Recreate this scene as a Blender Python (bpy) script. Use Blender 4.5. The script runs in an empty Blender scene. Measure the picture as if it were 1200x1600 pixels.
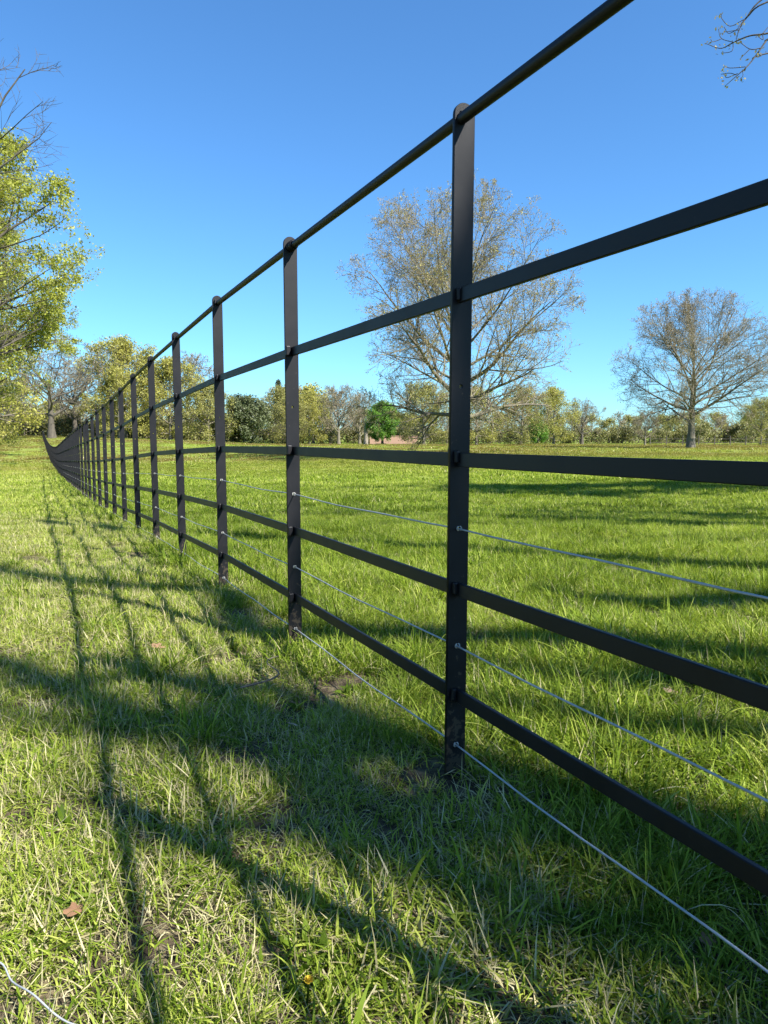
import bpy, bmesh, math, random
import numpy as np

scene = bpy.context.scene
R = math.radians

# ------------------------------------------------------------------ camera
EYE = 0.59
cam_d = bpy.data.cameras.new("camera")
cam = bpy.data.objects.new("camera", cam_d)
scene.collection.objects.link(cam)
cam_d.sensor_fit = 'VERTICAL'
cam_d.sensor_height = 36.0
cam_d.lens = 1150.0 / 1600.0 * 36.0
cam_d.clip_start = 0.02
cam_d.clip_end = 5000
cam.location = (0, 0, EYE)
cam.rotation_euler = (R(90 - 5.3), 0, 0)
scene.camera = cam

# ------------------------------------------------------------------ sky, sun, exposure
SUN_EL = R(43.0)
SUN_H = np.array([0.805, -0.593]); SUN_H /= np.linalg.norm(SUN_H)
SUN = np.array([SUN_H[0]*math.cos(SUN_EL), SUN_H[1]*math.cos(SUN_EL), math.sin(SUN_EL)])
world = bpy.data.worlds.new("World"); scene.world = world
world.use_nodes = True
wn = world.node_tree.nodes; wl = world.node_tree.links
bg = wn["Background"]
sky = wn.new("ShaderNodeTexSky"); sky.sky_type = 'NISHITA'; sky.sun_disc = False
sky.sun_elevation = SUN_EL
sky.sun_rotation = math.atan2(SUN_H[0], SUN_H[1])
sky.altitude = 0; sky.air_density = 1.0; sky.dust_density = 0.35; sky.ozone_density = 2.2
wb = wn.new("ShaderNodeMix"); wb.data_type = 'RGBA'; wb.blend_type = 'MULTIPLY'; wb.inputs[0].default_value = 1.0   # white balance of the whole sky
wb.inputs[7].default_value = (.58, 1.02, 1.38, 1)
wl.new(sky.outputs[0], wb.inputs[6]); wl.new(wb.outputs[2], bg.inputs[0])
bg.inputs[1].default_value = 0.058

sun_d = bpy.data.lights.new("sun", 'SUN'); sun_d.energy = 5.0; sun_d.angle = R(0.53)
sun_d.color = (1.0, 0.96, 0.90)
sun = bpy.data.objects.new("sun", sun_d); scene.collection.objects.link(sun)
from mathutils import Vector
sun.rotation_euler = Vector(SUN).to_track_quat('Z', 'Y').to_euler()
sun.location = (20, -16, 30)

vs = scene.view_settings
vs.view_transform = 'Standard'; vs.look = 'None'; vs.exposure = 1.58; vs.gamma = 1.0
vs.use_curve_mapping = False
cy = scene.cycles
cy.use_adaptive_sampling = True; cy.adaptive_threshold = 0.02
cy.max_bounces = 4; cy.diffuse_bounces = 2; cy.glossy_bounces = 2; cy.transmission_bounces = 3; cy.transparent_max_bounces = 4

# ------------------------------------------------------------------ helpers
RNG = np.random.default_rng(7)
COL = scene.collection

def nrm(v):
    return v / (np.linalg.norm(v, axis=-1, keepdims=True) + 1e-9)

def tag(o, label=None, cat=None, group=None, kind=None):
    if label: o["label"] = label
    if cat: o["category"] = cat
    if group: o["group"] = group
    if kind: o["kind"] = kind
    return o

def empty(name, loc=(0, 0, 0), rz=0.0, sc=1.0):
    o = bpy.data.objects.new(name, None); COL.objects.link(o)
    o.location = loc; o.rotation_euler = (0, 0, rz)
    o.scale = (sc, sc, sc) if not hasattr(sc, '__len__') else sc
    o.empty_display_size = 0.2
    return o

def obj(name, me, mat=None, parent=None):
    o = bpy.data.objects.new(name, me); COL.objects.link(o)
    if mat is not None and not me.materials: me.materials.append(mat)
    if parent is not None: o.parent = parent
    return o

def npmesh(name, V, F, smooth=False, attrs=None, dom='FACE'):
    """V (n,3); F (m,3) or (m,4) or list of such blocks."""
    if not isinstance(F, (list, tuple)): F = [F]
    F = [np.asarray(f, dtype=np.int32) for f in F if len(f)]
    me = bpy.data.meshes.new(name)
    nl = sum(f.size for f in F); nf = sum(len(f) for f in F)
    me.vertices.add(len(V)); me.loops.add(nl); me.polygons.add(nf)
    me.vertices.foreach_set("co", np.ascontiguousarray(V, dtype=np.float32).ravel())
    me.loops.foreach_set("vertex_index", np.concatenate([f.ravel() for f in F]))
    st = []; base = 0
    for f in F:
        st.append(base + np.arange(len(f), dtype=np.int32) * f.shape[1]); base += f.size
    me.polygons.foreach_set("loop_start", np.concatenate(st))
    me.update(calc_edges=True)
    me.polygons.foreach_set("use_smooth", np.full(nf, bool(smooth)))
    for k, a in (attrs or {}).items():
        at = me.attributes.new(k, 'FLOAT', dom)
        at.data.foreach_set("value", np.ascontiguousarray(a, dtype=np.float32))
    return me

class MB:
    def __init__(s): s.V = []; s.F = {3: [], 4: []}; s.n = 0
    def add(s, V, F):
        V = np.asarray(V, float); s.V.append(V)
        for f in ([F] if isinstance(F, np.ndarray) else F):
            f = np.asarray(f)
            if len(f): s.F[f.shape[1]].append(f + s.n)
        s.n += len(V)
    def mesh(s, name, smooth=False):
        F = [np.concatenate(s.F[k]) for k in (3, 4) if s.F[k]]
        return npmesh(name, np.concatenate(s.V), F, smooth)

def tubes(P, Rd, k):
    """P (B,n,3), Rd (B,n) -> verts, quads for B tapered tubes with k sides"""
    B, n, _ = P.shape
    T = np.empty_like(P)
    T[:, 1:-1] = P[:, 2:] - P[:, :-2]; T[:, 0] = P[:, 1] - P[:, 0]; T[:, -1] = P[:, -1] - P[:, -2]
    T = nrm(T)
    ref = np.where(np.abs(T[:, :1, 2:3]) > 0.9, np.array([1., 0, 0]), np.array([0, 0, 1.]))
    ref = np.broadcast_to(ref, T.shape)
    U = nrm(np.cross(T, ref)); W = np.cross(T, U)
    a = np.arange(k) * 2 * math.pi / k
    V = P[:, :, None, :] + Rd[:, :, None, None] * (np.cos(a)[None, None, :, None] * U[:, :, None, :] + np.sin(a)[None, None, :, None] * W[:, :, None, :])
    V = V.reshape(-1, 3)
    b = (np.arange(B) * n * k)[:, None, None]; r = (np.arange(n - 1) * k)[None, :, None]; c = np.arange(k)[None, None, :]
    c2 = (np.arange(k) + 1) % k; c2 = c2[None, None, :]
    F = np.stack([b + r + c, b + r + c2, b + r + k + c2, b + r + k + c], -1).reshape(-1, 4)
    return V, F

def interp(xs, ys):
    xs = np.array(xs, float); ys = np.array(ys, float)
    # smooth (monotone-ish) interpolation through cosine-eased Catmull slopes
    m = np.gradient(ys, xs)
    def f(x):
        x = np.clip(np.asarray(x, float), xs[0], xs[-1])
        i = np.clip(np.searchsorted(xs, x) - 1, 0, len(xs) - 2)
        h = xs[i + 1] - xs[i]; t = (x - xs[i]) / h
        return ((2*t**3 - 3*t**2 + 1) * ys[i] + (t**3 - 2*t**2 + t) * h * m[i]
                + (-2*t**3 + 3*t**2) * ys[i + 1] + (t**3 - t**2) * h * m[i + 1])
    return f

def smooth01(x, a, b):
    t = np.clip((x - a) / (b - a), 0, 1); return t * t * (3 - 2 * t)

_wv = {}
def wav(x, y, wavelength, seed):
    """cheap band-limited noise in about -1..1"""
    if seed not in _wv:
        r = np.random.default_rng(1000 + seed)
        _wv[seed] = (r.uniform(0, 2*math.pi, 9), r.uniform(0, 2*math.pi, 9), r.uniform(0.6, 1.6, 9))
    an, ph, fr = _wv[seed]
    s = 0
    for a, p, f in zip(an, ph, fr):
        s = s + np.sin((np.cos(a) * x + np.sin(a) * y) * 2 * math.pi * f / wavelength + p)
    return s / 4.0

# ------------------------------------------------------------------ terrain
_along = interp([-40, 1, 2.1, 2.97, 3.8, 4.63, 5.5, 6.3, 7.1, 8, 10.4, 12.9, 20, 28, 38, 48, 65, 82, 100, 120, 145, 200, 400],
                [0, -.012, -.005, -.005, -.023, -.045, -.076, -.112, -.136, -.165, -.23, -.285, -.45, -.62, -.74, -.70, -.3, .4, 1.1, 1.7, 2.1, 2.5, 3])
_field = interp([-60, 0, 6, 12, 25, 45, 70, 110, 160, 190, 260, 500, 3000],
                [0, 0, -.02, -.06, -.12, -.05, .12, .35, .5, 1.1, 3.4, 9, 20])

def fence_x(y):
    u = np.asarray(y, float) - 1.31
    a = .13 - .474 * u + .00027 * u * u
    e = .13 - .474 * 35 + .00027 * 35 * 35
    return np.where(u < 35, a, e - .470 * (u - 35))

def base_h(x, y):
    """smooth terrain: dips along the fence, climbs beyond, level field to the right"""
    x = np.asarray(x, float); y = np.asarray(y, float)
    lat = (x - fence_x(np.clip(y, -20, 400))) * 0.9
    w = smooth01(lat, 3.0, 16.0 + 0.25 * np.clip(y, 0, 80))
    ha = _along(y); hf = _field(y)
    left = 0.55 * smooth01(-lat, 2, 14) * smooth01(y, 15, 90)
    return ha * (1 - w) + hf * w + left

def ground_h(x, y):
    x = np.asarray(x, float); y = np.asarray(y, float)
    d = np.hypot(x, y)
    fade = 1 / (1 + (d / 25) ** 2)
    b = (0.004 * wav(x, y, 0.35, 1) + 0.012 * wav(x, y, 1.1, 2)) * fade - .020 * np.exp(-(d / 2.6) ** 2) + 0.02 * wav(x, y, 5.0, 3) * smooth01(d, 1, 8)
    return base_h(x, y) + b

# ------------------------------------------------------------------ materials
def new_mat(name):
    m = bpy.data.materials.new(name); m.use_nodes = True
    nt = m.node_tree; nt.nodes.clear()
    out = nt.nodes.new("ShaderNodeOutputMaterial")
    return m, nt, nt.nodes, nt.links, out

def ramp(N, stops, interp_='LINEAR'):
    r = N.new("ShaderNodeValToRGB"); cr = r.color_ramp; cr.interpolation = interp_
    while len(cr.elements) < len(stops): cr.elements.new(0.5)
    for e, (p, c) in zip(cr.elements, stops):
        e.position = p; e.color = (*c, 1)
    return r

def noise(N, L, scale, detail=4, rough=0.55, vec=None):
    n = N.new("ShaderNodeTexNoise"); n.inputs["Scale"].default_value = scale
    n.inputs["Detail"].default_value = detail; n.inputs["Roughness"].default_value = rough
    if vec is not None: L.new(vec, n.inputs["Vector"])
    return n

def mixrgb(N, L, a, b, fac, mode='MIX'):
    m = N.new("ShaderNodeMix"); m.data_type = 'RGBA'; m.blend_type = mode
    for s, v in ((0, fac), (6, a), (7, b)):
        if hasattr(v, 'is_output') or hasattr(v, 'links'): L.new(v, m.inputs[s])
        else: m.inputs[s].default_value = v if s == 0 else (*v, 1)
    return m.outputs[2]

def mathn(N, L, op, a, b=0.0, clamp=False):
    m = N.new("ShaderNodeMath"); m.operation = op; m.use_clamp = clamp
    for i, v in enumerate((a, b)):
        if hasattr(v, 'links'): L.new(v, m.inputs[i])
        else: m.inputs[i].default_value = v
    return m.outputs[0]

def paint_mat(mud=False):
    m, nt, N, L, out = new_mat("black_powder_coat_post" if mud else "black_powder_coat")
    p = N.new("ShaderNodeBsdfPrincipled"); L.new(p.outputs[0], out.inputs[0])
    p.inputs["Specular IOR Level"].default_value = .22
    g = N.new("ShaderNodeNewGeometry")
    n1 = noise(N, L, 14, 5, 0.6, g.outputs["Position"])
    r = ramp(N, [(0.3, (.0048, .0048, .0060)), (0.7, (.0082, .0080, .0094))]); L.new(n1.outputs[0], r.inputs[0])
    n3 = noise(N, L, 160, 3, 0.7, g.outputs["Position"])
    r3 = ramp(N, [(0.66, (0, 0, 0)), (0.78, (1, 1, 1))]); L.new(n3.outputs[0], r3.inputs[0])
    dust = mathn(N, L, 'MULTIPLY', r3.outputs[0], 0.25)
    c = mixrgb(N, L, r.outputs[0], (.06, .055, .05), dust)
    if mud:      # dried splashes on the feet of the posts, faint scuffs higher up
        tc = N.new("ShaderNodeTexCoord"); sx = N.new("ShaderNodeSeparateXYZ"); L.new(tc.outputs["Object"], sx.inputs[0])
        hm = N.new("ShaderNodeMapRange"); hm.inputs[1].default_value = .22; hm.inputs[2].default_value = .0; L.new(sx.outputs[2], hm.inputs[0])
        nm = noise(N, L, 70, 5, .7, g.outputs["Position"])
        th = mathn(N, L, 'GREATER_THAN', mathn(N, L, 'ADD', mathn(N, L, 'MULTIPLY', hm.outputs[0], .22), nm.outputs[0]), .68)
        c = mixrgb(N, L, c, (.055, .042, .028), mathn(N, L, 'MULTIPLY', th, .7))
        mp = N.new("ShaderNodeMapping"); mp.inputs["Scale"].default_value = (220, 220, 12); L.new(tc.outputs["Object"], mp.inputs[0])
        ns = noise(N, L, 1.0, 4, .7, mp.outputs[0])
        sc = mathn(N, L, 'GREATER_THAN', ns.outputs[0], .72)
        c = mixrgb(N, L, c, (.045, .044, .043), mathn(N, L, 'MULTIPLY', sc, .5))
    L.new(c, p.inputs["Base Color"])
    rr = N.new("ShaderNodeMapRange"); rr.inputs[3].default_value = .40; rr.inputs[4].default_value = .56
    L.new(n1.outputs[0], rr.inputs[0]); L.new(rr.outputs[0], p.inputs["Roughness"])
    n2 = noise(N, L, 900, 2, 0.5, g.outputs["Position"])
    b = N.new("ShaderNodeBump"); b.inputs["Strength"].default_value = .06; b.inputs["Distance"].default_value = .0004
    L.new(n2.outputs[0], b.inputs["Height"]); L.new(b.outputs[0], p.inputs["Normal"])
    return m

def wire_mat(name, col, rough, metal):
    m, nt, N, L, out = new_mat(name)
    p = N.new("ShaderNodeBsdfPrincipled"); L.new(p.outputs[0], out.inputs[0])
    g = N.new("ShaderNodeNewGeometry")
    n = noise(N, L, 60, 3, .6, g.outputs["Position"])
    r = ramp(N, [(0.3, tuple(c * .75 for c in col)), (0.7, col)]); L.new(n.outputs[0], r.inputs[0])
    L.new(r.outputs[0], p.inputs["Base Color"])
    p.inputs["Roughness"].default_value = rough; p.inputs["Metallic"].default_value = metal
    return m

def leaf_mat(name, stops, trans=0.35, rough=0.5, vary=0.25, tcol=1.3):
    """leaf colour from per-leaf 'tint'; diffuse + translucent"""
    m, nt, N, L, out = new_mat(name)
    a = N.new("ShaderNodeAttribute"); a.attribute_name = "tint"
    oi = N.new("ShaderNodeObjectInfo")
    v = mathn(N, L, 'ADD', a.outputs["Fac"], mathn(N, L, 'MULTIPLY', mathn(N, L, 'SUBTRACT', oi.outputs["Random"], .5), vary), True)
    r = ramp(N, [(q, tuple(.92 * x for x in c)) for q, c in stops]); L.new(v, r.inputs[0])
    p = N.new("ShaderNodeBsdfPrincipled"); p.inputs["Roughness"].default_value = rough
    p.inputs["Specular IOR Level"].default_value = 0.3
    L.new(r.outputs[0], p.inputs["Base Color"])
    t = N.new("ShaderNodeBsdfTranslucent")
    tc = mixrgb(N, L, r.outputs[0], (tcol, tcol, tcol * .75), 1.0, 'MULTIPLY'); L.new(tc, t.inputs[0])
    mx = N.new("ShaderNodeMixShader"); mx.inputs[0].default_value = trans
    L.new(p.outputs[0], mx.inputs[1]); L.new(t.outputs[0], mx.inputs[2]); L.new(mx.outputs[0], out.inputs[0])
    return m

def bark_mat(name, c1, c2, scale=6, moss=None):
    m, nt, N, L, out = new_mat(name)
    p = N.new("ShaderNodeBsdfPrincipled"); L.new(p.outputs[0], out.inputs[0]); p.inputs["Roughness"].default_value = .9
    tc = N.new("ShaderNodeTexCoord")
    mp = N.new("ShaderNodeMapping"); mp.inputs["Scale"].default_value = (1, 1, .3); L.new(tc.outputs["Object"], mp.inputs[0])
    n = noise(N, L, scale, 6, .65, mp.outputs[0])
    r = ramp(N, [(.3, tuple(.74 * x for x in c1)), (.7, tuple(.74 * x for x in c2))]); L.new(n.outputs[0], r.inputs[0])
    col = r.outputs[0]
    if moss:
        n2 = noise(N, L, 0.9, 4, .6, tc.outputs["Object"])
        r2 = ramp(N, [(.5, (0, 0, 0)), (.62, (1, 1, 1))]); L.new(n2.outputs[0], r2.inputs[0])
        col = mixrgb(N, L, col, moss, mathn(N, L, 'MULTIPLY', r2.outputs[0], .6))
    L.new(col, p.inputs["Base Color"])
    b = N.new("ShaderNodeBump"); b.inputs["Strength"].default_value = .6; b.inputs["Distance"].default_value = .05
    L.new(n.outputs[0], b.inputs["Height"]); L.new(b.outputs[0], p.inputs["Normal"])
    return m

def grass_mat(name, stops, trans=0.42, patch=True):
    m, nt, N, L, out = new_mat(name)
    a = N.new("ShaderNodeAttribute"); a.attribute_name = "tint"
    oi = N.new("ShaderNodeObjectInfo"); g = N.new("ShaderNodeNewGeometry")
    v = mathn(N, L, 'ADD', mathn(N, L, 'MULTIPLY', a.outputs["Fac"], .80), mathn(N, L, 'MULTIPLY', oi.outputs["Random"], .12))
    if patch:
        n = noise(N, L, .55, 4, .6, g.outputs["Position"])
        v = mathn(N, L, 'ADD', v, mathn(N, L, 'MULTIPLY', mathn(N, L, 'SUBTRACT', n.outputs[0], .45), .7), True)
        n2 = noise(N, L, .11, 3, .6, g.outputs["Position"])
        v = mathn(N, L, 'ADD', v, mathn(N, L, 'MULTIPLY', mathn(N, L, 'SUBTRACT', n2.outputs[0], .5), .55), True)
    r = ramp(N, stops); L.new(v, r.inputs[0]); rc = r.outputs[0]
    if patch:      # sorrel and dead bents tint strips of the far pasture russet
        mp = N.new("ShaderNodeMapping"); mp.inputs["Scale"].default_value = (.02, .07, .02); L.new(g.outputs["Position"], mp.inputs[0])
        n3 = noise(N, L, 1.0, 3, .55, mp.outputs[0])
        r3 = ramp(N, [(.36, (0, 0, 0)), (.54, (1, 1, 1))]); L.new(n3.outputs[0], r3.inputs[0])
        sy = N.new("ShaderNodeSeparateXYZ"); L.new(g.outputs["Position"], sy.inputs[0])
        fr = N.new("ShaderNodeMapRange"); fr.inputs[1].default_value = 22; fr.inputs[2].default_value = 50; L.new(sy.outputs[1], fr.inputs[0])
        rc = mixrgb(N, L, rc, (.17, .115, .04), mathn(N, L, 'MULTIPLY', mathn(N, L, 'MULTIPLY', r3.outputs[0], fr.outputs[0]), .85))
    p = N.new("ShaderNodeBsdfPrincipled"); p.inputs["Roughness"].default_value = .5
    p.inputs["Specular IOR Level"].default_value = .09
    L.new(rc, p.inputs["Base Color"])
    t = N.new("ShaderNodeBsdfTranslucent")
    tc = mixrgb(N, L, rc, (1.3, 1.3, .75), 1.0, 'MULTIPLY'); L.new(tc, t.inputs[0])
    mx = N.new("ShaderNodeMixShader"); mx.inputs[0].default_value = trans
    L.new(p.outputs[0], mx.inputs[1]); L.new(t.outputs[0], mx.inputs[2]); L.new(mx.outputs[0], out.inputs[0])
    return m

def ground_mat():
    m, nt, N, L, out = new_mat("turf_soil")
    p = N.new("ShaderNodeBsdfPrincipled"); L.new(p.outputs[0], out.inputs[0]); p.inputs["Roughness"].default_value = .95
    p.inputs["Specular IOR Level"].default_value = .1
    g = N.new("ShaderNodeNewGeometry"); pos = g.outputs["Position"]
    n1 = noise(N, L, 22, 6, .7, pos)
    soil = ramp(N, [(.3, (.03, .022, .014)), (.5, (.075, .057, .036)), (.66, (.19, .155, .09))]); L.new(n1.outputs[0], soil.inputs[0])
    n2 = noise(N, L, 1.4, 5, .65, pos)
    turf = ramp(N, [(.25, (.09, .155, .015)), (.5, (.155, .23, .024)), (.75, (.24, .29, .045))]); L.new(n2.outputs[0], turf.inputs[0])
    n3 = noise(N, L, .06, 4, .6, pos)
    rus = ramp(N, [(.38, (0, 0, 0)), (.56, (1, 1, 1))]); L.new(n3.outputs[0], rus.inputs[0])
    turf2 = mixrgb(N, L, turf.outputs[0], (.17, .15, .05), mathn(N, L, 'MULTIPLY', rus.outputs[0], .45))
    ln = N.new("ShaderNodeVectorMath"); ln.operation = 'LENGTH'; L.new(pos, ln.inputs[0])
    far = N.new("ShaderNodeMapRange"); far.inputs[1].default_value = 3; far.inputs[2].default_value = 16; L.new(ln.outputs["Value"], far.inputs[0])
    c = mixrgb(N, L, soil.outputs[0], turf2, far.outputs[0])
    L.new(c, p.inputs["Base Color"])
    b = N.new("ShaderNodeBump"); b.inputs["Strength"].default_value = .8; b.inputs["Distance"].default_value = .03
    L.new(n1.outputs[0], b.inputs["Height"]); L.new(b.outputs[0], p.inputs["Normal"])
    return m

M = {}
M['paint'] = paint_mat()
M['post'] = paint_mat(True)
M['wire'] = wire_mat("galvanised_wire", (.36, .375, .38), .5, .35)
M['cable'] = wire_mat("white_wire", (.32, .335, .35), .5, .0)
M['grommet'] = wire_mat("pale_nylon", (.34, .33, .30), .5, .0)
M['ground'] = ground_mat()
M['grass'] = grass_mat("grass_blade", [(0.0, (.038, .068, .006)), (.25, (.088, .140, .011)), (.50, (.200, .272, .027)), (.75, (.33, .375, .065)), (1.0, (.46, .44, .155))])
M['straw'] = grass_mat("dry_straw", [(0.0, (.18, .155, .07)), (.5, (.37, .33, .175)), (1.0, (.55, .50, .30))], .2, False)
M['bark_oak'] = bark_mat("oak_bark", (.10, .085, .062), (.24, .205, .15), 5, (.13, .13, .05))
M['bark_twig'] = bark_mat("pale_twig", (.17, .14, .085), (.29, .24, .15), 3)
M['bark_dark'] = bark_mat("dark_bark", (.05, .042, .032), (.13, .11, .08), 5)
M['bark_pale'] = bark_mat("pale_bark", (.16, .135, .105), (.32, .28, .22), 4)
M['leaf_bronze'] = leaf_mat("bronze_bud_leaf", [(0, (.19, .15, .055)), (.5, (.31, .27, .085)), (1, (.37, .36, .10))], .3)
M['leaf_grey'] = leaf_mat("grey_bud_twig", [(0, (.18, .14, .09)), (.6, (.28, .23, .14)), (1, (.31, .28, .12))], .2)
M['leaf_lime'] = leaf_mat("lime_leaf", [(0, (.17, .19, .03)), (.5, (.31, .335, .048)), (1, (.45, .46, .09))], .45)
M['leaf_yellow'] = leaf_mat("yellow_green_leaf", [(0, (.20, .19, .045)), (.5, (.33, .315, .07)), (1, (.43, .41, .10))], .4)
M['leaf_olive'] = leaf_mat("olive_leaf", [(0, (.17, .16, .05)), (.5, (.28, .27, .075)), (1, (.37, .36, .10))], .35)
M['leaf_green'] = leaf_mat("fresh_green_leaf", [(0, (.06, .13, .018)), (.5, (.12, .25, .03)), (1, (.20, .36, .05))], .35)
M['leaf_under'] = leaf_mat("undergrowth_leaf", [(0, (.10, .095, .04)), (.5, (.17, .165, .06)), (1, (.25, .245, .08))], .3)
M['leaf_dark'] = leaf_mat("evergreen_leaf", [(0, (.04, .05, .022)), (.5, (.08, .10, .04)), (1, (.13, .145, .06))], .15)
M['brick'] = wire_mat("red_brickwork", (.36, .22, .16), .9, 0)
M['dead_leaf'] = leaf_mat("dead_leaf", [(0, (.20, .10, .05)), (.5, (.30, .18, .10)), (1, (.42, .32, .22))], .15)
M['dandelion'] = wire_mat("yellow_petal", (.55, .38, .015), .7, 0)

# ------------------------------------------------------------------ ground sheet
def build_ground():
    na = 300
    rad = np.concatenate([[0.0], np.geomspace(0.12, 2500, 230)])
    an = np.linspace(0, 2 * math.pi, na, endpoint=False)
    Rr, A = np.meshgrid(rad[1:], an, indexing='ij')
    X = (Rr * np.sin(A)).ravel(); Y = (Rr * np.cos(A)).ravel()
    Z = ground_h(X, Y)
    V = np.concatenate([[[0, 0, float(ground_h(0, 0))]], np.stack([X, Y, Z], 1)])
    i = np.arange(len(rad) - 2)[:, None]; j = np.arange(na)[None, :]; j2 = (j + 1) % na
    F = np.stack([1 + i * na + j2, 1 + i * na + j, 1 + (i + 1) * na + j, 1 + (i + 1) * na + j2], -1).reshape(-1, 4)
    jj = np.arange(na); T = np.stack([np.zeros(na, int), 1 + jj, 1 + (jj + 1) % na], 1)[:, ::-1]
    me = npmesh("ground", V, [T, F], True)
    # make sure normals look up
    o = obj("ground", me, M['ground']); tag(o, kind="structure")
    if me.polygons[len(T) + 5].normal.z < 0: me.flip_normals()
    return o
build_ground()

# ------------------------------------------------------------------ estate fence
RAIL_H = [1.148, .855, .573, .340, .144]
HOLE_H = [.700, .449, .235, .050]
POST_TOP = 1.176
POST_W, POST_T = .038, .008

def curve_plate(name, outline, holes, thick, bevel=.0007):
    cu = bpy.data.curves.new(name, 'CURVE'); cu.dimensions = '2D'; cu.fill_mode = 'BOTH'
    cu.extrude = thick / 2 - bevel; cu.bevel_depth = bevel; cu.bevel_resolution = 1
    for pts in [outline] + holes:
        sp = cu.splines.new('POLY'); sp.points.add(len(pts) - 1); sp.use_cyclic_u = True
        for q, (a, b) in zip(sp.points, pts): q.co = (a, b, 0, 1)
    o = bpy.data.objects.new(name, cu); COL.objects.link(o)
    dg = bpy.context.evaluated_depsgraph_get()
    me = bpy.data.meshes.new_from_object(o.evaluated_get(dg)); me.name = name
    bpy.data.objects.remove(o); bpy.data.curves.remove(cu)
    return me

def circle(cx, cy, r, n): return [(cx + r * math.cos(2*math.pi*i/n), cy + r * math.sin(2*math.pi*i/n)) for i in range(n)]

def build_post_mesh():
    w = POST_W / 2
    out = [(-w, -.35), (w, -.35)] + [(w * math.cos(t), POST_TOP - w + w * math.sin(t)) for t in np.linspace(0, math.pi, 13)]
    me = curve_plate("post", out, [circle(0, h, .0042, 10) for h in HOLE_H], POST_T)
    # local XY plate -> X across, Z up, Y along the fence
    n = len(me.vertices); co = np.empty(n * 3, np.float32); me.vertices.foreach_get("co", co); co = co.reshape(-1, 3)
    me.vertices.foreach_set("co", np.stack([co[:, 0], -co[:, 2], co[:, 1]], 1).ravel()); me.update()
    me.materials.append(M['post'])
    return me

def box_mesh(name, sx, sy, sz, bev=.001, mat=None, taper=0.0):
    bm = bmesh.new(); bmesh.ops.create_cube(bm, size=1)
    for v in bm.verts:
        k = 1 - taper * (v.co.z + .5)
        v.co = (v.co.x * sx * k, v.co.y * sy * k, v.co.z * sz)
    if bev: bmesh.ops.bevel(bm, geom=bm.edges[:], offset=bev, segments=2, affect='EDGES', profile=.5)
    me = bpy.data.meshes.new(name); bm.to_mesh(me); bm.free()
    if mat: me.materials.append(mat)
    return me

def fence_path():
    """post positions 0.92 m apart measured along the fence, first post out of frame on the right"""
    ys = np.linspace(-3.2, 112, 6000); xs = fence_x(ys)
    ds = np.concatenate([[0], np.cumsum(np.hypot(np.diff(xs), np.diff(ys)))])
    s1 = np.interp(1.31, ys, ds)
    s = np.arange(s1 - 4 * .9187, ds[-1], .9187)
    y = np.interp(s, ds, ys); return np.stack([fence_x(y), y], 1)

FP = fence_path()
FZ = base_h(FP[:, 0], FP[:, 1])

def sweep(P, prof, up=np.array([0, 0, 1.])):
    """sweep a closed 2-D profile (side, up) along polyline P"""
    n = len(P); T = np.empty_like(P); T[1:-1] = P[2:] - P[:-2]; T[0] = P[1] - P[0]; T[-1] = P[-1] - P[-2]
    T = nrm(T); S = nrm(np.cross(T, up)); U = np.cross(S, T)
    prof = np.asarray(prof, float); k = len(prof)
    V = (P[:, None, :] + prof[None, :, 0:1] * S[:, None, :] + prof[None, :, 1:2] * U[:, None, :]).reshape(-1, 3)
    i = np.arange(n - 1)[:, None] * k; j = np.arange(k)[None, :]; j2 = (j + 1) % k
    F = np.stack([i + j, i + j2, i + k + j2, i + k + j], -1).reshape(-1, 4)
    return V, F

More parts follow.
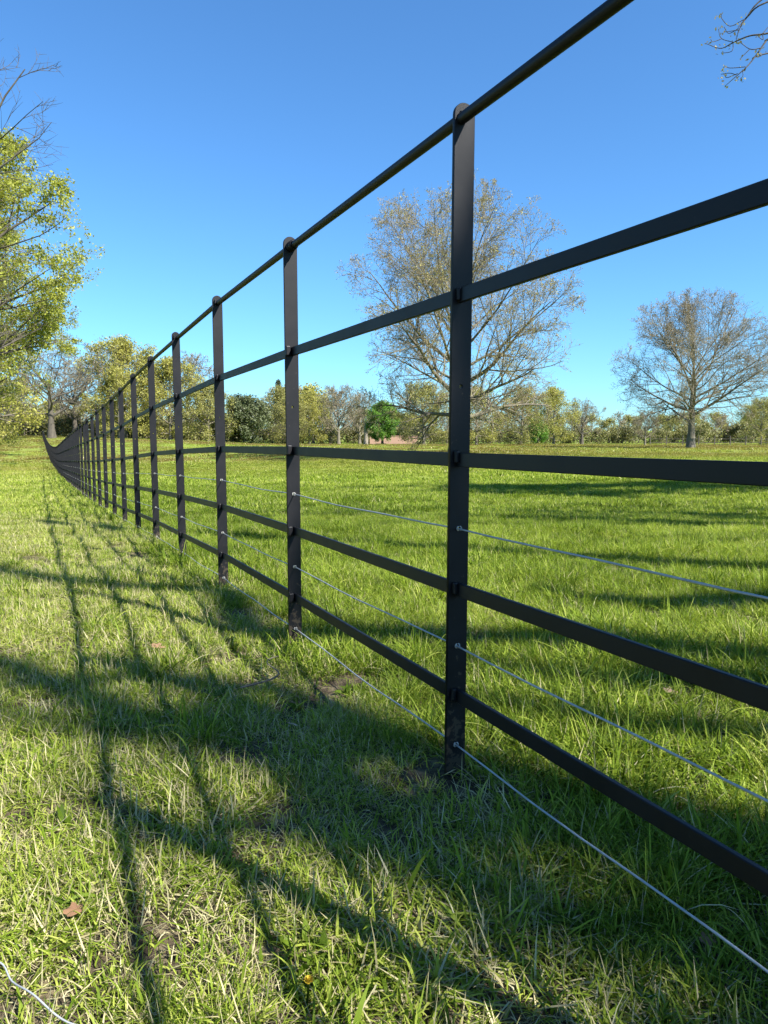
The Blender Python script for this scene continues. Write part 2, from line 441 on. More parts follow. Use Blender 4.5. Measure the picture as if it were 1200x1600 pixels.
def build_fence():
    root = empty("estate_fence", (FP[4, 0], FP[4, 1], FZ[4]))
    tag(root, "long black metal estate fence with five rails running away across the grass", "fence")
    inv = np.array([FP[4, 0], FP[4, 1], FZ[4]])
    pm = build_post_mesh()
    lug = box_mesh("lug", .009, .010, .022, .0022, M['paint'], .12)
    lugb = box_mesh("lug_wide", .015, .012, .027, .0025, M['paint'], .08)
    # grommet ring
    t = np.linspace(0, 2*math.pi, 13)[:-1]
    ringP = np.stack([.0042*np.cos(t), 0*t, .0042*np.sin(t)], 1)
    rp = np.concatenate([ringP, ringP[:1]])[None]
    V, F = tubes(rp, np.full((1, 13), .0014), 6)
    grom = npmesh("grommet", V, F, True); grom.materials.append(M['grommet'])
    # ferrule of a rail joint
    yy = np.array([-.020, -.019, -.008, -.007, -.002, -.001, .019, .020]); rr = np.array([.0105, .0135, .0135, .0115, .0115, .0145, .0145, .0105])
    V, F = tubes(np.stack([0*yy, yy, 0*yy], 1)[None], rr[None], 14)
    fer = npmesh("rail_ferrule", V, F, True); fer.materials.append(M['paint'])
    r = random.Random(3)
    for i, (x, y) in enumerate(FP):
        a = FP[min(i + 1, len(FP) - 1)] - FP[max(i - 1, 0)]
        rz = math.atan2(-a[0], a[1])
        p = obj("post", pm, None, root)
        p.location = Vector((x, y, FZ[i])) - Vector(inv)
        p.rotation_euler = (r.gauss(0, .0025), r.gauss(0, .005), rz + r.gauss(0, .012))
        if i == 4: p.rotation_euler = (0, .006, rz - .03)
        if i < 30:
            joint = (i % 6 == 5)
            sl = (FZ[min(i+1, len(FZ)-1)] - FZ[max(i-1, 0)]) / 1.84
            for k, h in enumerate(RAIL_H):
                if k == 0:
                    if joint:
                        f = obj("rail_ferrule", fer, None, p); f.location = (0, -.016, h); f.rotation_euler = (math.atan(sl), 0, 0)
                    else:
                        l = obj("lug", lug, None, p); l.location = (-.010, -.0095, h + .003); l.scale = (.8, .9, .75)
                else:
                    l = obj("lug", lugb if joint else lug, None, p)
                    l.location = (-.0095 - (.004 if joint else 0), -.0100, h + r.uniform(.001, .004))
                    l.rotation_euler = (0, r.uniform(-.08, .08), r.uniform(-.1, .1))
            for h in HOLE_H[1:]:
                g = obj("grommet", grom, None, p); g.location = (0, -POST_T / 2 - .0008, h)
    # rails: pass through the posts, subdivided between them
    n = len(FP); tt = np.linspace(0, n - 1, (n - 1) * 4 + 1)
    px_ = np.interp(tt, np.arange(n), FP[:, 0]); py_ = np.interp(tt, np.arange(n), FP[:, 1]); pz_ = np.interp(tt, np.arange(n), FZ)
    rg = np.random.default_rng(5)
    for k, h in enumerate(RAIL_H):
        P = np.stack([px_, py_, pz_ + h], 1) - inv
        P[:, 2] += np.interp(tt, np.arange(n), rg.normal(0, .0012, n))
        if k == 0:
            prof = [(.0097*math.cos(a), .0097*math.sin(a)) for a in np.linspace(0, 2*math.pi, 17)[:-1]]
        else:
            a, b, c = .004, .0125, .0012
            prof = [(a, -b+c), (a, b-c), (a-c, b), (-a+c, b), (-a, b-c), (-a, -b+c), (-a+c, -b), (a-c, -b)]
        V, F = sweep(P, prof)
        me = npmesh("rail", V, F, k == 0)
        o = obj("rail", me, M['paint'], root)
        if k == 0: o["label"] = "round top rail"
    tw = np.linspace(0, n - 1, (n - 1) * 6 + 1)
    for k, h in enumerate(HOLE_H[1:]):
        m = min(n, 70); tw = np.linspace(0, m - 1, (m - 1) * 8 + 1)
        x = np.interp(tw, np.arange(n), FP[:, 0]); y = np.interp(tw, np.arange(n), FP[:, 1]); z = np.interp(tw, np.arange(n), FZ) + h
        sag = -.004 * (1 - (2 * (tw % 1) - 1) ** 2)
        wob = .004 * np.sin(tw * 9.1 + k) * np.sin(math.pi * (tw % 1)) * (.8 if k == 2 else .4)
        P = np.stack([x, y, z + sag + wob], 1) - inv
        V, F = sweep(P, [(.0016*math.cos(a), .0016*math.sin(a)) for a in np.linspace(0, 2*math.pi, 9)[:-1]])
        o = obj("wire", npmesh("wire", V, F, True), M['wire'], root)
        o["label"] = "thin galvanised wire threaded through the posts"
    return root
build_fence()

# ------------------------------------------------------------------ trees
def instancer(name, lib, P, PK, RO, SC):
    """one object whose points carry the meshes of a library collection"""
    me = bpy.data.meshes.new(name); me.vertices.add(len(P)); me.vertices.foreach_set("co", np.asarray(P, np.float32).ravel())
    a = me.attributes.new("pick", 'INT', 'POINT'); a.data.foreach_set("value", np.asarray(PK, np.int32))
    a = me.attributes.new("rot", 'FLOAT_VECTOR', 'POINT'); a.data.foreach_set("vector", np.asarray(RO, np.float32).ravel())
    a = me.attributes.new("scl", 'FLOAT', 'POINT'); a.data.foreach_set("value", np.asarray(SC, np.float32))
    me.update()
    o = obj(name, me, M['grass'])
    ng = bpy.data.node_groups.new("scatter_" + name, 'GeometryNodeTree')
    ng.interface.new_socket("Geometry", in_out='INPUT', socket_type='NodeSocketGeometry')
    ng.interface.new_socket("Geometry", in_out='OUTPUT', socket_type='NodeSocketGeometry')
    N = ng.nodes; L = ng.links
    gi = N.new("NodeGroupInput"); go = N.new("NodeGroupOutput")
    ci = N.new("GeometryNodeCollectionInfo"); ci.inputs[0].default_value = lib; ci.inputs["Separate Children"].default_value = True; ci.inputs["Reset Children"].default_value = True
    ip = N.new("GeometryNodeInstanceOnPoints"); ip.inputs["Pick Instance"].default_value = True
    def na(nm, ty):
        n = N.new("GeometryNodeInputNamedAttribute"); n.data_type = ty; n.inputs["Name"].default_value = nm; return n.outputs["Attribute"]
    L.new(gi.outputs[0], ip.inputs["Points"]); L.new(ci.outputs[0], ip.inputs["Instance"])
    L.new(na("pick", 'INT'), ip.inputs["Instance Index"]); L.new(na("rot", 'FLOAT_VECTOR'), ip.inputs["Rotation"]); L.new(na("scl", 'FLOAT'), ip.inputs["Scale"])
    L.new(ip.outputs[0], go.inputs[0])
    md = o.modifiers.new("scatter", 'NODES'); md.node_group = ng
    return o

class Env:
    def __init__(s, c, r, seed=0, lump=.12): s.c = np.array(c, float); s.r = np.array(r, float); s.seed = seed; s.l = lump
    def dist(s, P, D):
        o = (P - s.c) / s.r; d = D / s.r
        a = (d*d).sum(-1); b = (o*d).sum(-1); c = (o*o).sum(-1) - 1
        disc = b*b - a*c
        t = np.where(disc > 0, (-b + np.sqrt(np.maximum(disc, 0))) / a, 0)
        q = nrm(o + d * t[..., None])
        return np.maximum(t, 0) * (1 + s.l * wav(q[..., 0] + q[..., 2]*.7, q[..., 1] - q[..., 2]*.4, .9, 40 + s.seed % 20))

def grow(S, D, Lg, R0, n, rng, up=0.0, wig=.1, taper=.25):
    B = len(S); P = np.empty((B, n, 3)); P[:, 0] = S; d = nrm(D); st = (Lg / (n - 1))[:, None]
    upv = np.array([0, 0, 1.])
    for j in range(1, n):
        d = nrm(d + up * upv + wig * rng.normal(size=(B, 3)))
        P[:, j] = P[:, j-1] + d * st
    t = np.linspace(0, 1, n)
    Rd = R0[:, None] * (1 - (1 - taper) * t)[None, :]
    return P, Rd

def along(P, t):
    n = P.shape[1]; f = t * (n - 1); i = np.clip(f.astype(int), 0, n - 2); w = (f - i)[..., None]
    b = np.arange(len(P))[:, None]
    a0 = P[b, i]; a1 = P[b, i+1]
    return a0 * (1 - w) + a1 * w, a1 - a0, (i, f - i)

def kids(P, Rd, Lp, m, t0, t1, ang, ratio, n, env, rng, up, wig, rk=.55, rmin=.004, lmin=.15, taper=.3, flat=0.0):
    B = len(P)
    t = t0 + (t1 - t0) * ((np.arange(m)[None, :] + rng.uniform(.05, .95, (B, m))) / m)
    S, T, (i, w) = along(P, t); T = nrm(T)
    b = np.arange(B)[:, None]
    rp = Rd[b, i] * (1 - w) + Rd[b, i+1] * w
    rv = rng.normal(size=(B, m, 3)); rv[..., 2] *= (1 - flat)
    perp = nrm(rv - (rv * T).sum(-1, keepdims=True) * T)
    a = np.radians(rng.normal(ang, ang * .22, (B, m)))[..., None]
    D = nrm(T * np.cos(a) + perp * np.sin(a))
    L = Lp[:, None] * ratio * (1.15 - .65 * t) * rng.uniform(.6, 1.25, (B, m))
    de = env.dist(S, D)
    L = np.minimum(L, de * .98)
    S = S.reshape(-1, 3); D = D.reshape(-1, 3); L = L.reshape(-1); rp = rp.reshape(-1)
    k = L > lmin * rng.uniform(.6, 1.3, len(L))
    S, D, L, rp = S[k], D[k], L[k], rp[k]
    R0 = np.maximum(np.minimum(rp * rk, L * .035 + rmin), rmin)
    P2, R2 = grow(S, D, L, R0, n, rng, up, wig, taper)
    return P2, R2, L

def leaves(P, per, size, rng, spread=.0, t0=.3, aspect=.6, tint=None, up_bias=.25):
    B = len(P); t = rng.uniform(t0, 1.0, (B, per))
    S, T, _ = along(P, t); S = S.reshape(-1, 3)
    N = len(S)
    S = S + rng.normal(size=(N, 3)) * spread
    d = nrm(rng.normal(size=(N, 3)) + np.array([0, 0, -.15]))
    u = rng.normal(size=(N, 3)); u[:, 2] += up_bias * 2
    s = nrm(np.cross(d, u)); s_ = (size * rng.uniform(.55, 1.35, N))[:, None]
    V = np.stack([S, S + d*s_*.5 + s*s_*aspect*.5, S + d*s_, S + d*s_*.5 - s*s_*aspect*.5], 1).reshape(-1, 3)
    F = np.arange(N * 4).reshape(-1, 4)
    tn = np.clip(rng.normal(.5, .22, N), 0, 1)
    if tint is not None: tn = np.clip(tint(S) + rng.normal(0, .13, N), 0, 1)
    return V, F, tn

def tree_meshes(name, seed, H, c, r, trunk_r, fork, top, n1, m2, m3, m4, bark, leafm, leaf_n, leaf_s,
                ang0=78, ang1=18, lean=(0, 0), up=.05, wig=.09, twig_r=.008, spread=.1, lump=.14,
                leaf_t0=.25, m5=0, twig_mat=None, l1=1.0, tint=None, droop_low=0.0, sides=(9, 6, 4), seg4=3):
    """returns meshes trunk, branches (fine), foliage in local coordinates, base at z=0"""
    rng = np.random.default_rng(seed)
    env = Env(c, r, seed, lump)
    # trunk
    n = 9; z = np.linspace(-.4, top, n)
    P0 = np.stack([lean[0] * (z / H) ** 1.5 * 1.0 if False else lean[0] * np.clip(z, 0, None) / H + rng.normal(0, .02 * H / 15, n).cumsum() * (z > 0),
                   lean[1] * np.clip(z, 0, None) / H + rng.normal(0, .02 * H / 15, n).cumsum() * (z > 0), z], 1)[None]
    zt = np.clip(z / top, 0, 1)
    R0 = (trunk_r * (1 - .72 * zt ** 1.1) * (1 + .55 * np.exp(-np.clip(z, 0, None) / (trunk_r * 1.4))))[None]
    L0 = np.array([top])
    # limbs
    i = np.arange(n1); tt = (i + rng.uniform(.2, .8, n1)) / n1
    zz = fork + (top - fork) * tt ** .85
    S = np.stack([np.interp(zz, z, P0[0, :, 0]), np.interp(zz, z, P0[0, :, 1]), zz], 1)
    az = i * 2.39996 + rng.normal(0, .35, n1)
    an = np.radians(ang0 + (ang1 - ang0) * tt + rng.normal(0, 6, n1))
    D = np.stack([np.sin(an) * np.cos(az), np.sin(an) * np.sin(az), np.cos(an)], 1)
    L1 = env.dist(S, D) * rng.uniform(.82, 1.0, n1) * l1
    rl = np.interp(zz, z, R0[0]) * rng.uniform(.42, .62, n1)
    P1, R1 = grow(S, D, L1, rl, 9, rng, up * .6, wig * .75, .16)
    if droop_low:
        lowk = np.clip(1 - tt / .35, 0, 1)[:, None] * (np.linspace(0, 1, 9)[None] ** 1.6)
        P1[:, :, 2] -= droop_low * lowk
    P2, R2, L2 = kids(P1, R1, L1, m2, .16, 1, 42, .55, 7, env, rng, up, wig, .6, .012, .5, .22)
    P3, R3, L3 = kids(P2, R2, L2, m3, .12, 1, 42, .52, 5, env, rng, up, wig * 1.1, .6, twig_r * 1.2, .25, .3)
    P4, R4, L4 = kids(P3, R3, L3, m4, .1, 1, 44, .6, seg4, env, rng, up * .8, wig * 1.3, .65, twig_r, .12, .35)
    big = MB(); big.add(*tubes(P0, R0, sides[0] + 3)); big.add(*tubes(P1, R1, sides[0])); big.add(*tubes(P2, R2, sides[1]))
    fine = MB(); fine.add(*tubes(P3, R3, sides[2])); fine.add(*tubes(P4, R4, 3))
    last = P4
    if m5:
        P5, R5, L5 = kids(P4, R4, L4, m5, .15, 1, 45, .7, 3, env, rng, up * .6, wig * 1.3, .8, twig_r * .8, .08, .5)
        fine.add(*tubes(P5, R5, 3)); last = P5
    mt = big.mesh(name + "_trunk", True); mt.materials.append(bark)
    mf = fine.mesh(name + "_branches", True); mf.materials.append(twig_mat or bark)
    out = [("trunk", mt), ("branches", mf)]
    if leaf_n:
        V, F, tn = leaves(last, leaf_n, leaf_s, rng, spread, leaf_t0, tint=tint)
        ml = npmesh(name + "_foliage", V, F, False, {"tint": tn}); ml.materials.append(leafm)
        out.append(("foliage", ml))
    return out

def place_tree(name, meshes, loc, label, group=None, rz=0.0, sc=1.0, sink=.1):
    z = float(base_h(loc[0], loc[1])) - sink * 0
    root = empty(name, (loc[0], loc[1], z), rz, sc)
    tag(root, label, "tree", group)
    for nme, me in meshes: obj(nme, me, None, root)
    return root

# --- the spreading oak behind the fence, just coming into leaf
oak = tree_meshes("oak", 11, 17.5, (0, 0, 7.7), (8.3, 8.3, 9.6), .36, 1.7, 9.0, 20, 11, 8, 6,
                  M['bark_oak'], M['leaf_bronze'], 2, .085, m5=2, ang0=88, ang1=16, up=.022, wig=.09, seg4=4, twig_r=.0095, spread=.05,
                  leaf_t0=.5, droop_low=1.2, lump=.09, twig_mat=M['bark_twig'])
place_tree("oak_tree", oak, (4.5, 47.0), "tall spreading oak with sparse bronze buds behind the nearest fence post", rz=.4)

bare = tree_meshes("bare_oak", 23, 15.5, (0, 0, 7.3), (8.8, 8.8, 8.0), .36, 2.2, 8.0, 19, 11, 8, 6,
                   M['bark_oak'], M['leaf_grey'], 1, .10, m5=2, ang0=86, ang1=14, up=.03, wig=.09, seg4=4, twig_r=.011, spread=.05, leaf_t0=.5, lump=.12, twig_mat=M['bark_twig'])
place_tree("oak_tree", bare, (29.9, 72.0), "leafless broad oak standing alone in the field at the right", rz=1.1)

# --- fresh lime trees along the left of the grass lane
lime = tree_meshes("lime", 35, 14.5, (0, 0, 8.4), (8.2, 8.2, 5.9), .36, 2.4, 10.5, 38, 10, 6, 5,
                   M['bark_dark'], M['leaf_lime'], 20, .11, ang0=85, ang1=15, up=.02, wig=.1, twig_r=.007, spread=.10,
                   droop_low=.3, twig_mat=M['bark_twig'], lump=.06)
place_tree("lime_tree", lime, (-18.6, 27.5), "bright yellow-green lime tree in new leaf nearest on the left", rz=.3)
place_tree("lime_tree", lime, (-25.0, 40.5), "second lime tree behind the nearest leafy one on the left", rz=2.2, sc=1.0)

twiggy = tree_meshes("bare_tree", 37, 15, (0, 0, 9.0), (6.2, 6.2, 7.0), .30, 2.2, 9.5, 14, 8, 6, 5,
                     M['bark_dark'], None, 0, .1, ang0=65, ang1=14, up=.06, wig=.1, twig_r=.007)
place_tree("bare_tree", twiggy, (-15.0, 23.0), "dark bare tree whose twigs rise above the left lime leaves", rz=.9)

# --- templates of middle and far trees
gnarl = tree_meshes("gnarled_oak", 41, 15, (0, 0, 8.5), (8.2, 8.2, 7.0), .52, 2.6, 8.0, 11, 9, 7, 5,
                    M['bark_dark'], M['leaf_grey'], 2, .16, ang0=70, ang1=15, up=.03, wig=.22, twig_r=.022, lump=.2, twig_mat=M['bark_oak'])
yellow = tree_meshes("yellow_tree", 43, 14, (0, 0, 6.6), (6.4, 6.4, 6.7), .30, .7, 9, 20, 8, 6, 4,
                     M['bark_oak'], M['leaf_yellow'], 5, .26, ang0=85, ang1=10, up=.03, wig=.1, twig_r=.014, spread=.3, droop_low=1.3, lump=.17)
olive = tree_meshes("olive_tree", 47, 13, (0, 0, 5.9), (6.6, 6.6, 6.1), .30, .7, 8, 20, 8, 6, 4,
                    M['bark_oak'], M['leaf_olive'], 5, .25, ang0=88, ang1=12, up=.02, wig=.12, twig_r=.016, spread=.3, droop_low=1.4, lump=.17)
brown = tree_meshes("brown_tree", 53, 14, (0, 0, 7.8), (6.6, 6.6, 6.6), .40, 1.6, 8, 13, 8, 7, 5,
                    M['bark_oak'], M['leaf_grey'], 2, .18, ang0=75, ang1=10, up=.05, wig=.11, twig_r=.02, spread=.1, lump=.18)
green = tree_meshes("green_tree", 59, 12, (0, 0, 6.4), (5.0, 5.0, 5.8), .35, 1.4, 8, 16, 8, 6, 4,
                    M['bark_dark'], M['leaf_green'], 9, .34, ang0=85, ang1=10, up=.03, wig=.1, twig_r=.014, spread=.3, droop_low=.5, lump=.22)
dark = tree_meshes("evergreen", 61, 9, (0, 0, 4.6), (5.6, 5.6, 4.6), .30, .5, 6, 18, 8, 6, 4,
                   M['bark_dark'], M['leaf_dark'], 9, .34, ang0=92, ang1=15, up=.03, wig=.12, twig_r=.014, spread=.35, lump=.25)
def conifer_meshes():
    rng = np.random.default_rng(67)
    P0 = np.array([[[0, 0, -.3], [0, 0, 6], [0, 0, 16.5]]]); R0 = np.array([[.3, .2, .03]])
    mt = MB(); mt.add(*tubes(P0, R0, 8))
    n = 150; z = np.linspace(1.0, 16, n); az = np.arange(n) * 2.4
    L = 3.4 * (1 - z / 16.8) ** .8 * rng.uniform(.8, 1.1, n) + .15
    S = np.stack([0*z, 0*z, z], 1); D = np.stack([np.cos(az), np.sin(az), 0*az - .18], 1)
    P1, R1 = grow(S, D, L, .02 + .012 * L, 6, rng, .03, .06, .3); mt.add(*tubes(P1, R1, 4))
    V, F, tn = leaves(P1, 55, .34, rng, .13, .1, .35)
    a = mt.mesh("conifer_trunk"); a.materials.append(M['bark_dark'])
    b = npmesh("conifer_foliage", V, F, False, {"tint": tn}); b.materials.append(M['leaf_dark'])
    return [("trunk", a), ("foliage", b)]
conifer = conifer_meshes()

T = {'gnarl': gnarl, 'yellow': yellow, 'olive': olive, 'brown': brown, 'green': green, 'dark': dark, 'conifer': conifer, 'lime': lime, 'bare': bare}
# kind, x, y, scale, yaw, name, label
MID = [
 ('gnarl', -48.5, 108, 1.0, .5, "gnarled_oak", "old gnarled bare oak with thick pale trunk at the end of the fence"),
 ('gnarl', -50.5, 121, .85, 2.6, "gnarled_oak", "second bare oak half hidden behind the gnarled one at the fence end"),
 ('gnarl', -63, 125, .75, 4.0, "gnarled_oak", "bare crooked oak beside the left lane beneath the lime leaves"),
 ('yellow', -33, 60, .85, 2.9, "leafy_tree", "yellow-green tree low at the left edge behind the lime trees"),
 ('olive', -60, 110, .85, 1.0, "leafy_tree", "olive leafy tree left of the gnarled oak under the lime branches"),
 ('yellow', -40, 112, .80, 2.0, "leafy_tree", "yellow-green tree just right of the gnarled oak"),
 ('yellow', -42, 120, 1.22, .2, "leafy_tree", "tall yellow-green tree above the far fence, tallest in that clump"),
 ('yellow', -34, 118, .98, 3.1, "leafy_tree", "rounded yellow-green tree right of the tall yellow one"),
 ('brown', -35, 132, 1.12, 1.2, "bare_tree", "brown leafless tree rising behind the yellow-green trees"),
 ('brown', -52, 140, 1.3, 1.9, "bare_tree", "brown leafless tree between the gnarled oak and the yellow trees"),
 ('olive', -28, 118, .80, 5.0, "leafy_tree", "olive tree left of the dark evergreen bush"),
 ('dark', -23, 122, .86, .0, "evergreen_bush", "dark rounded evergreen bush at the far edge of the field"),
 ('olive', -20.5, 150, .98, 2.2, "leafy_tree", "olive tree behind the dark evergreen bush"),
 ('conifer', -23, 162, .86, 1.0, "conifer_tree", "dark pointed conifer rising above the far wood"),
 ('yellow', -15, 148, .80, 4.2, "leafy_tree", "yellow-green tree beside the second fence post, far edge"),
 ('olive', -18, 140, .75, 3.3, "leafy_tree", "olive tree half hidden by the second fence post"),
 ('brown', -8.6, 140, .82, 2.4, "bare_tree", "rounded bare tree left of the small rich green tree"),
 ('brown', -5.2, 158, .80, .7, "bare_tree", "smaller bare tree behind the rounded one beside the green tree"),
 ('green', -.3, 130, .62, .0, "chestnut_tree", "small dense rich green tree in front of the brick wall"),
 ('olive', 6.0, 112, .80, 1.0, "leafy_tree", "olive bushy tree low behind the spreading oak, left side"),
 ('yellow', 14.0, 112, .66, 1.7, "leafy_tree", "yellow-green tree behind the spreading oak, just right of the near post"),
 ('olive', 21.5, 116, .76, 2.7, "leafy_tree", "olive tree behind the right half of the spreading oak"),
 ('green', 26.0, 125, .38, 1.3, "leafy_tree", "tiny bright green tree under the oak's right branches"),
 ('yellow', 31, 135, .78, .9, "leafy_tree", "yellow-olive tree right of the spreading oak"),
 ('gnarl', 38, 142, .60, 3.8, "bare_tree", "small grey bare tree between the spreading oak and the lone oak"),
 ('olive', 55, 108, .58, 4.4, "leafy_tree", "olive leafy tree at the right edge behind the lone oak"),
 ('olive', 63, 118, .60, .4, "leafy_tree", "olive tree at the right edge, farther one beyond the lone oak"),
 ('brown', 34.6, 98, .34, 2.0, "bare_tree", "young small bare tree left of the lone oak's trunk"),
]
for kind, x, y, s, rz, nm, lab in MID:
    place_tree(nm, T[kind], (x, y), lab, "trees along the far edge of the field", rz, s)

# --- far woodland: one mass
def read_mesh(me):
    n = len(me.vertices); co = np.empty(n*3, np.float32); me.vertices.foreach_get("co", co)
    q = np.empty(len(me.loops), np.int32); me.loops.foreach_get("vertex_index", q)
    return co.reshape(-1, 3), q.reshape(-1, 4)

def woodland():
    rng = np.random.default_rng(71)
    small = {
      'bush': tree_meshes("wu", 77, 4, (0, 0, 1.2), (3.8, 3.8, 2.6), .1, .1, 2.5, 14, 5, 4, 3, M['bark_oak'], M['leaf_under'], 4, .42, ang0=95, ang1=15, twig_r=.03, spread=.4, sides=(4, 3, 3)),
      'wood_brown': tree_meshes("wb", 73, 13, (0, 0, 6.8), (5.5, 5.5, 6.2), .3, 1.2, 8, 10, 6, 5, 3, M['bark_oak'], M['leaf_grey'], 2, .4, ang0=80, ang1=10, twig_r=.03, spread=.3, sides=(5, 4, 3)),
      'wood_fresh': tree_meshes("wf", 81, 12, (0, 0, 6.0), (5.3, 5.3, 5.8), .3, 1.0, 8, 10, 6, 5, 3, M['bark_oak'], M['leaf_yellow'], 4, .45, ang0=85, ang1=10, twig_r=.03, spread=.45, sides=(5, 4, 3)),
      'wood_olive': tree_meshes("wo", 79, 12, (0, 0, 6.2), (5.5, 5.5, 5.8), .3, 1.0, 8, 10, 6, 5, 3, M['bark_oak'], M['leaf_olive'], 4, .5, ang0=85, ang1=10, twig_r=.03, spread=.45, sides=(5, 4, 3)),
    }
    spots = []
    for x in np.arange(-190, 330, 4.2):
        for row in range(2):
            y = 172 + row * 16 + rng.uniform(-6, 6) + 0.12 * abs(x - 10)
            if -30 < x < -12: y += 2
            spots.append((x + rng.uniform(-2, 2), y, rng.uniform(.55, .86) * (1.0 if x < 0 else .78)))
    for x in np.arange(-130, -62, 5.5): spots.append((x, 132 + rng.uniform(-8, 8), rng.uniform(.8, 1.0)))
    for x in np.arange(-24, -9, 4): spots.append((x, 166 + rng.uniform(-3, 3), rng.uniform(.95, 1.1)))
    bush = [(x + rng.uniform(-2, 2), 166 + .12 * abs(x - 10) + rng.uniform(-4, 4), rng.uniform(.7, 1.15)) for x in np.arange(-190, 330, 3.4)]
    bush += [(x + rng.uniform(-2, 2), 128 + rng.uniform(-4, 4), rng.uniform(.8, 1.2)) for x in np.arange(-130, -26, 3.4)]
    lib = bpy.data.collections.new("woodland_trees")
    for i, (k, v) in enumerate(small.items()):
        Vs, Fs, ms, tn, nv = [], [], [], [], 0
        for j, (_, m_) in enumerate(v):
            V, F = read_mesh(m_); Vs.append(V); Fs.append(F + nv); nv += len(V); ms.append(np.full(len(F), j))
            t = np.zeros(len(F), np.float32)
            if j == 2: m_.attributes["tint"].data.foreach_get("value", t)
            tn.append(t)
        me = npmesh("wood_%d" % i, np.concatenate(Vs), np.concatenate(Fs), False, {"tint": np.concatenate(tn)})
        for _, m_ in v: me.materials.append(m_.materials[0])
        me.polygons.foreach_set("material_index", np.concatenate(ms).astype(np.int32))
        lib.objects.link(bpy.data.objects.new("wood_%d" % i, me))
    P, PK, RO, SC = [], [], [], []
    for n_, (x, y, s) in enumerate(spots + bush):
        k = 0 if n_ >= len(spots) else (1 if rng.random() < .42 else (2 if rng.random() < .5 else 3))
        P.append((x, y, float(base_h(x, y)))); PK.append(k); RO.append((0, 0, rng.uniform(0, 6.28))); SC.append(s)
    o = instancer("far_woodland", lib, P, PK, RO, SC)
    tag(o, "distant brown and olive woodland closing off the field", "woodland", None, "stuff")
woodland()

# --- the big tree out of frame on the right: one branch hangs into view, its crown dapples the grass
def shade_tree():
    loc = (13.0, 0.5)
    zb = float(base_h(*loc))
    ms = tree_meshes("shade_oak", 83, 16, (0, 0, 9.3), (9.3, 9.3, 5.6), .55, 3.2, 9.5, 9, 6, 4, 2,
                     M['bark_dark'], M['leaf_bronze'], 1, .03, ang0=75, ang1=15, up=.04, wig=.1, twig_r=.006, spread=.05, leaf_t0=.5)
    root = place_tree("overhanging_oak", ms, loc, "oak out of frame whose budding twigs hang into the upper right corner", rz=.7)
    root.rotation_euler = (0, 0, 0)
    # hand-laid limbs: (points, start radius, end radius)
    mb = MB(); rng = np.random.default_rng(5); tw = []
    def limb(pts, r0, r1, k=7):
        pts = np.array(pts, float); n = max(6, len(pts) * 4)
        t = np.linspace(0, len(pts) - 1, n); ii = np.arange(len(pts))
        P = np.stack([interp(ii, pts[:, a])(t) for a in range(3)], 1)
        mb.add(*tubes((P - np.array([loc[0], loc[1], zb]))[None], np.linspace(r0, r1, n)[None], k))
        return P
    def over(gx, gy, h):   # a point at height h whose shadow falls on ground point (gx, gy)
        return np.array([gx, gy, 0]) + SUN * (h / SUN[2])
    # drooping limb that carries the twigs in the corner of the picture
    base = [(12.7, .9, 4.6), (9.5, 3.0, 5.6), (6.2, 4.6, 5.3), (3.9, 5.3, 4.3)]
    limb(base, .14, .022)
    return root, limb, over, mb, loc, zb
root_sh, limb, over, mb_sh, loc_sh, zb_sh = shade_tree()

